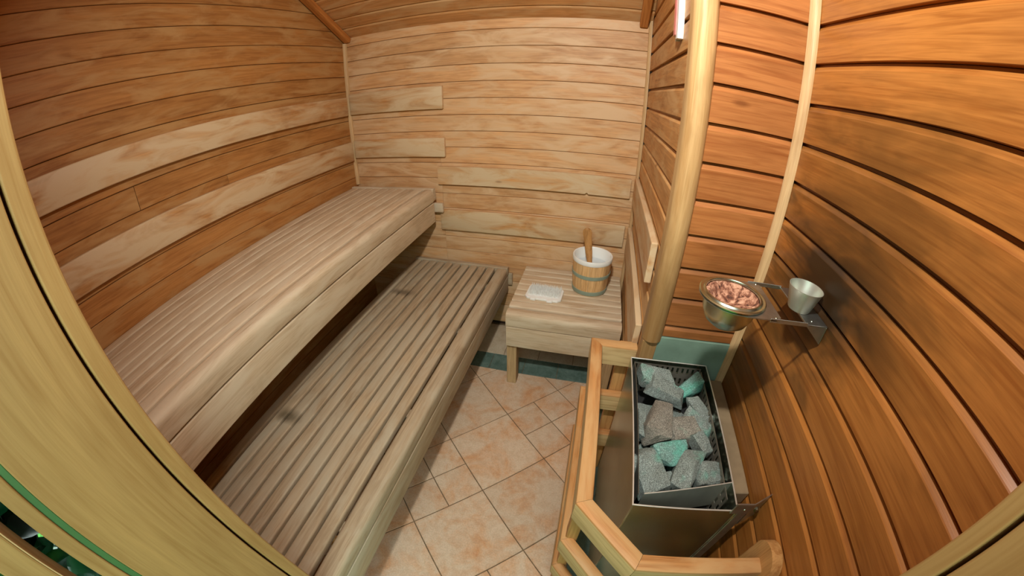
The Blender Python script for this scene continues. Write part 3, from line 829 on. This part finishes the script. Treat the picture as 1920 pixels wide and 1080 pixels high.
# ------------------------------------------------------------------ stones: (x, y, dz, length, width, height, turn, tilt, label)
def stone(x, y_, z, a, b_, c, turn, tx, ty, label, seed, sharp=9):
    mat = MAT['stone_brown'] if 'brownish' in label else MAT['stone_teal'] if 'teal' in label else MAT['stone']
    rg = random.Random(seed)
    bm = bmesh.new()
    for i in range(5):
        d = Vector((rg.gauss(0, 1), rg.gauss(0, 1), rg.gauss(0, 1))).normalized()
        bm.verts.new(d*rg.uniform(.95, 1.12))
    for sx in (-1, 1):
        for sy in (-1, 1):
            for sz in (-1, 1):
                bm.verts.new(Vector((sx*rg.uniform(.55, 1.0), sy*rg.uniform(.5, .98), sz*rg.uniform(.45, .9))))
    bmesh.ops.convex_hull(bm, input=bm.verts)
    bmesh.ops.delete(bm, geom=[v for v in bm.verts if not v.link_faces], context='VERTS')
    bmesh.ops.dissolve_limit(bm, angle_limit=math.radians(14), verts=bm.verts, edges=bm.edges)
    bmesh.ops.bevel(bm, geom=list(bm.edges), offset=.035, segments=1, affect='EDGES')
    bmesh.ops.triangulate(bm, faces=bm.faces)
    bmesh.ops.subdivide_edges(bm, edges=[e for e in bm.edges if e.calc_length() > .35], cuts=2, use_grid_fill=True)
    bmesh.ops.triangulate(bm, faces=bm.faces)
    for v in bm.verts:
        n_ = noise.noise_vector(v.co*2.3 + Vector((seed, 0, 0)))*.06 + noise.noise_vector(v.co*7 + Vector((0, seed, 0)))*.045
        v.co += n_
        v.co = Vector((v.co.x*a/2, v.co.y*b_/2, v.co.z*c/2))
    bmesh.ops.recalc_face_normals(bm, faces=bm.faces)
    m = bpy.data.meshes.new('sauna_stone'); bm.to_mesh(m); bm.free(); shade(m, 22)
    o = new_obj('sauna_stone', m, None, mat)
    o.location = (x, y_, z); o.rotation_euler = (tx, ty, math.radians(turn))
    tag(o, label, 'stone', 'stones in the heater tray')
STONES = []
zt = hz1 - .040
for k, s_ in enumerate([
    (.252, .828, zt+.012, .125, .078, .070, 3, .25, .1, 'grey stone against the back left corner of the heater tray'),
    (.288, .772, zt+.016, .140, .060, .055, -22, .1, .15, 'long flat pale stone lying across the back of the heater tray'),
    (.374, .815, zt+.000, .120, .062, .085, 36, .2, -.3, 'teal tinted wedge stone by the back right corner of the tray'),
    (.388, .722, zt-.004, .112, .060, .060, -57, .2, .2, 'knobbly grey stone against the right side of the heater tray'),
    (.368, .668, zt+.004, .120, .044, .050, -38, .1, .2, 'narrow long stone pointing to the right rim of the heater tray'),
    (.211, .650, zt-.010, .115, .032, .060, -92, 0, .1, 'thin upright stone wedged against the left rim of the tray'),
    (.258, .655, zt+.006, .150, .088, .078, -104, .1, -.1, 'largest brownish stone left of the middle of the heater tray'),
    (.322, .636, zt-.002, .108, .082, .070, 14, .2, .1, 'brownish grey stone in the middle of the heater tray'),
    (.285, .558, zt+.004, .100, .072, .060, 12, .3, 0, 'pale teal rounded stone just in front of the middle stones'),
    (.232, .502, zt-.008, .140, .088, .075, -74, .1, .1, 'broad grey stone in the front left corner of the tray'),
    (.320, .512, zt+.000, .150, .066, .080, -118, .1, 0, 'long upright stone at the front middle of the heater tray'),
    (.380, .508, zt-.002, .098, .076, .070, 8, .25, .2, 'squarish stone in the front right corner of the heater tray'),
    (.372, .598, zt+.004, .078, .050, .060, -60, .1, .3, 'small pale stone between the right rim and the long upright stone'),
    (.270, .490, zt-.016, .046, .040, .045, 20, 0, 0, 'smallest stone chip tucked behind the front sheet of the tray')]):
    stone(*s_[:3], s_[3]*1.0, s_[4]*1.02, s_[5]*1.0, *s_[6:], 11+k*7)
# stones underneath, glimpsed in the gaps
for k, (x, y_, w) in enumerate(((.225, .735, 'below the long flat pale stone, by the left rim'), (.325, .720, 'behind the middle stones, under the narrow long one'), (.385, .640, 'under the narrow long stone, by the right rim'),
        (.225, .585, 'between the largest stone and the left rim'), (.340, .570, 'under the small pale stone near the right rim'), (.290, .480, 'behind the front sheet, between the two front stones'))):
    stone(x, y_, hz1-.094, .085, .062, .05, 40*k, 0, .1, 'dark lower stone ' + w, 200+k, 6)

# ------------------------------------------------------------------ guard rail round the heater
gr = empty('guard_rail', (.075, .62, 0))
tag(gr, 'wooden three tier guard rail around the sauna heater', 'railing')
gc = Vector((.075, .62, 0))
def mitred(path, w, z0, z1, nm, mat, r=.006):
    """one bar per path segment, joints mitred; path is the outer plan line, width w grows to the inside (right)."""
    pts = [Vector(p) for p in path]; n = len(pts)
    inn = []
    for i in range(n):
        ns = []
        if i > 0: e = (pts[i]-pts[i-1]).normalized(); ns.append(Vector((-e.y, e.x)))
        if i < n-1: e = (pts[i+1]-pts[i]).normalized(); ns.append(Vector((-e.y, e.x)))
        k = ns[0] if len(ns) == 1 else (ns[0]+ns[1]) / (1+ns[0].dot(ns[1]))
        inn.append(k)
    for i in range(n-1):
        ra, rb_ = [], []
        prof = [(0, z0), (0, z1-r), (r*.3, z1-r*.3), (r, z1), (w-r, z1), (w-r*.3, z1-r*.3), (w, z1-r), (w, z0)]
        A = [(pts[i] + inn[i]*d, z) for d, z in prof]; B = [(pts[i+1] + inn[i+1]*d, z) for d, z in prof]
        g = .0004
        e = (pts[i+1]-pts[i]).normalized(); c = (pts[i]+pts[i+1])/2; ang = math.atan2(e.y, e.x)
        Rm = Matrix.Rotation(-ang, 2)
        va = [Rm @ (p + e*g - c) for p, z in A]; vb = [Rm @ (p - e*g - c) for p, z in B]
        zc = (z0+z1)/2; m_ = len(prof)
        v = [(p.x, p.y, z-zc) for p, (q, z) in zip(va, A)] + [(p.x, p.y, z-zc) for p, (q, z) in zip(vb, B)]
        f = [[k, (k+1) % m_, m_+(k+1) % m_, m_+k] for k in range(m_)] + [list(range(m_)), list(range(m_, 2*m_))]
        m = mesh_from(nm, v, f); shade(m, 40); m.materials.append(MAT['rail_side']); m.materials.append(mat)
        for p_ in m.polygons:
            zz = [m.vertices[q].co.z for q in p_.vertices]
            p_.material_index = 1 if min(zz) > (z1-z0)/2-r*1.5 else 0
        o = new_obj(nm, m, gr); o.location = Vector((c.x, c.y, zc)) - gc; o.rotation_euler = (0, 0, ang)
plan = [(.205, .985), (.049, .985), (.056, .383), (.193, .246), (.480, .246)]
# outer plan line, bars grow towards the heater
for zt_, hh, ww, off in ((-.750, .080, .038, 0), (-.985, .080, .034, -.009), (-1.220, .080, .034, -.009)):
    pth = [(x + (off if 0 < i < 4 else 0)*(1 if i < 3 else .5), y_ + (off if i >= 3 else 0)) for i, (x, y_) in enumerate(plan)]
    mitred(pth, ww, H(zt_-hh), H(zt_), 'rail', MAT['rail'])
def gbox(name, lo, hi, mat, bev=.004):
    o = box(name, lo, hi, mat, gr, bev, 2); o.location = Vector(o.location) - gc; return o
gbox('upright', (.060, .392, 0), (.092, .428, H(-.832)), MAT['rail_v'])
gbox('upright', (.150, .987, 0), (.196, 1.020, H(-.775)), MAT['rail_v'])
# rounded wall plate that carries the right hand ends
wpv = [(-.046, 0), (.046, 0)]
top = H(-.700)
wpv = [(-.046, 0), (.046, 0)] + [(.046*math.cos(a), top-.046+.046*math.sin(a)) for a in [math.pi*k/10 for k in range(11)]]
m = prism(wpv, .026, 'wall_plate'); shade(m, 40)
o = new_obj('wall_plate', m, gr, MAT['rail_v']); o.location = Vector((XR-.0135, .272, 0)) - gc

# ------------------------------------------------------------------ aroma bowl holder on the right wall
hz = H(-.334)
bh = empty('bowl_bracket', (.47, .62, hz-.03))
tag(bh, 'metal bracket with two arms fixed to the darkened right wall', 'bracket')
bc = Vector((.47, .62, hz-.03))
def bpart(name, lo, hi, mat=MAT['steel_dull'], bev=.0005):
    o = box(name, lo, hi, mat, bh, bev); o.location = Vector(o.location) - bc; return o
bowl_c = Vector((.301, .624, hz))
# ring plate with a hole for the bowl
n = 40; pv = []; pf = []
outer = []
for k in range(n):
    a = 2*math.pi*k/n; dx, dy = math.cos(a), math.sin(a)
    r = .0705
    ox, oy = dx*r, dy*r
    if dx > .1:   # squared-off side towards the wall
        s_ = min(.086/max(dx, 1e-6), .0725/max(abs(dy), 1e-6)); ox, oy = dx*s_, dy*s_
        if dx > .1 and s_ < r: ox, oy = dx*r, dy*r
    outer.append((ox, oy)); pv.append((dx*.0600, dy*.0600, 0)); pv.append((ox, oy, 0))
for k in range(n):
    j = (k+1) % n; pf.append([2*k, 2*k+1, 2*j+1, 2*j])
pm = mesh_from('plate', pv, pf); o = new_obj('plate', pm, bh, MAT['steel_dull']); o.location = bowl_c + Vector((0, 0, .0005)) - bc
md = o.modifiers.new('thickness', 'SOLIDIFY'); md.thickness = .002; md.offset = -1
bpart('arm', (.360, .5515, hz-.0055), (.446, .5535, hz+.0035))
bpart('arm', (.360, .6945, hz-.0055), (.446, .6965, hz+.0035))
bpart('shelf', (.444, .5515, hz-.0025), (.4955, .6965, hz+.0000))
bpart('wall_flange', (.4935, .5515, hz-.042), (.4955, .6965, hz-.0026))
for yy in (.5515, .6950):
    tri = prism([(0, 0), (.0015, 0), (.0015, 0), (0, 0)], .001)
    v = [(.446, yy, hz-.0026), (.4934, yy, hz-.0026), (.4934, yy, hz-.042), (.446, yy+.0015, hz-.0026), (.4934, yy+.0015, hz-.0026), (.4934, yy+.0015, hz-.042)]
    g = mesh_from('gusset', [Vector(p)-bc for p in v], [[0, 1, 2], [3, 4, 5], [0, 1, 4, 3], [1, 2, 5, 4], [0, 2, 5, 3]])
    new_obj('gusset', g, bh, MAT['steel_dull'])
for px, py in ((.375, .56), (.378, .69), (.462, .565)):
    o = new_obj('rivet', lathe([(0, .0018), (.0022, .0012), (.003, 0)], 10, 'rivet'), bh, MAT['steel']); o.location = Vector((px, py, hz+.0006)) - bc

ab = empty('aroma_bowl', tuple(bowl_c))
tag(ab, 'round steel bowl with crusty burnt residue held over the heater', 'bowl')
new_obj('bowl_body', lathe([(.0, -.066), (.030, -.064), (.046, -.052), (.055, -.032), (.0590, .0), (.0600, .0035), (.0580, .0035), (.0535, -.030), (.044, -.049), (.0, -.062)], 48, 'bowl_body'), ab, MAT['steel'])
new_obj('rim', lathe([(.0578, .0012), (.0690, .0012), (.0712, .0025), (.0712, .0045), (.0690, .0058), (.0655, .0050), (.0630, .0050), (.0605, .0082), (.0580, .0085), (.0565, .0060), (.0568, .0035), (.0578, .0012)], 56, 'rim'), ab, MAT['steel'])
rv = []; rf = []; NR, NA = 12, 36
for i in range(NR+1):
    r = .0560*i/NR
    for k in range(NA):
        a = 2*math.pi*k/NA; x, y_ = r*math.cos(a), r*math.sin(a)
        h = -.022 + .026*(i/NR)**2 + .010*noise.noise(Vector((x*42, y_*42, 1.3))) + .006*noise.noise(Vector((x*110, y_*110, 4.1)))
        if i == NR: h = .003
        rv.append((x, y_, h))
for i in range(NR):
    for k in range(NA): rf.append([i*NA+k, i*NA+(k+1) % NA, (i+1)*NA+(k+1) % NA, (i+1)*NA+k])
rm = mesh_from('residue', rv, rf, True); new_obj('residue', rm, ab, MAT['residue'])

cp = empty('small_cup', (.452, .612, hz+.0004))
tag(cp, 'small pale metal cup standing on the bracket shelf by the right wall', 'cup')
new_obj('cup_body', lathe([(.0, .0), (.0245, .0), (.0255, .002), (.0375, .046), (.0380, .048), (.0365, .048), (.0240, .004), (.0, .003)], 36, 'cup_body'), cp, plain('pale_metal', (.60, .62, .54), .38, .75, 24, .12))

# ------------------------------------------------------------------ gauge high on the partition
gg = empty('wall_gauge', (.2115, 1.13, H(.188)))
tag(gg, 'slim white and pink gauge hanging high on the partition', 'gauge')
def ggp(name, lo, hi, mat, bev=.001):
    return box(name, lo, hi, mat, gg, bev)
ggp('case', (-.010, -.030, .0), (.0075, -.004, .26), MAT['white'])
ggp('pink_tube', (-.012, -.003, .012), (.006, .030, .26), MAT['pink'], .003)
ggp('foot', (-.008, .0, -.004), (.004, .012, .0115), MAT['steel_dull'])

# ------------------------------------------------------------------ lamp over the doorway, outside the frame
lp = empty('wall_lamp', (LAMP_POS[0], YF+.002, LAMP_POS[2]))
tag(lp, 'round frosted wall lamp above the doorway', 'lamp')
o = new_obj('lamp_base', lathe([(0, 0), (.10, 0), (.10, .020), (.088, .028), (0, .028)], 32, 'lamp_base'), lp, MAT['trim']); o.rotation_euler = (-math.pi/2, 0, 0)
o = new_obj('lamp_shade', lathe([(.086, .0285), (.086, .040), (.070, .058), (.040, .068), (.0, .070)], 32, 'lamp_shade'), lp, emit('lit_shade', (1.0, .86, .66), 1.0)); o.rotation_euler = (-math.pi/2, 0, 0)
ld_ = bpy.data.lights.new('lamp_light', 'AREA'); ld_.shape = 'DISK'; ld_.spread = math.radians(172); ld_.size = .09; ld_.energy = LAMP_W; ld_.color = (1.0, .965, .89)
lo_ = bpy.data.objects.new('lamp_light', ld_); COL.objects.link(lo_); lo_.parent = lp; lo_.location = (0, .078, 0)
lo_.rotation_euler = (math.radians(62), 0, 0)

# ------------------------------------------------------------------ outdoors
gd_ = struct(box('lawn', (-6, -8, -.12), (6, -.125, -.03), MAT['lawn'], None, 0))
bush = empty('leafy_bush', (-1.05, -.40, -.03))
tag(bush, 'bush with broad glossy green leaves outside the doorway', 'bush')
lm = bpy.data.meshes.new('leaf')
lv = []; lf = []
for i in range(7):
    t_ = i/6; w = .5*math.sin(math.pi*t_**.8)*.62
    z = .12*math.sin(math.pi*t_)
    lv += [(t_, -w, z+.10*w), (t_, 0, z-.05), (t_, w, z+.10*w)]
for i in range(6):
    for k in (0, 1): lf.append([i*3+k, i*3+k+1, (i+1)*3+k+1, (i+1)*3+k])
lm.from_pydata(lv, [], lf); lm.update(); lm.materials.append(MAT['leaf'])
for p in lm.polygons: p.use_smooth = True
rg = random.Random(5)
for k in range(280):
    o = new_obj('leaf', lm, bush)
    o.location = (rg.uniform(-.45, .35), rg.uniform(-.16, .16), rg.uniform(.15, 1.75)) if k % 2 else (rg.uniform(-.30, .40), rg.uniform(-.02, .13), rg.uniform(.45, 1.35))
    o.rotation_euler = (rg.uniform(-1.2, 1.2), rg.uniform(-.9, .9), rg.uniform(-3.1, 3.1))
    s_ = rg.uniform(.09, .17); o.scale = (s_, s_, s_)
for k in range(5):
    x, y_ = rg.uniform(-.3, .25), rg.uniform(-.1, .1)
    m = lathe([(.010, 0), (.008, .8), (.003, 1.7)], 8, 'stem'); o = new_obj('stem', m, bush, MAT['rail_v']); o.location = (x, y_, 0)
    o.rotation_euler = (rg.uniform(-.05, .05), rg.uniform(-.08, .08), 0)
hg = new_obj('bounce_block', box_mesh((-3, -.5, 0), (3, .5, 2.3), .1, 'bounce_block', 2), None, MAT['bounce_block']); hg.location = (0, -3.2, -.03)  # unseen block added to turn daylight through the doorway green
tag(hg, 'unseen green block added to bounce green light through the doorway', 'bounce_block')
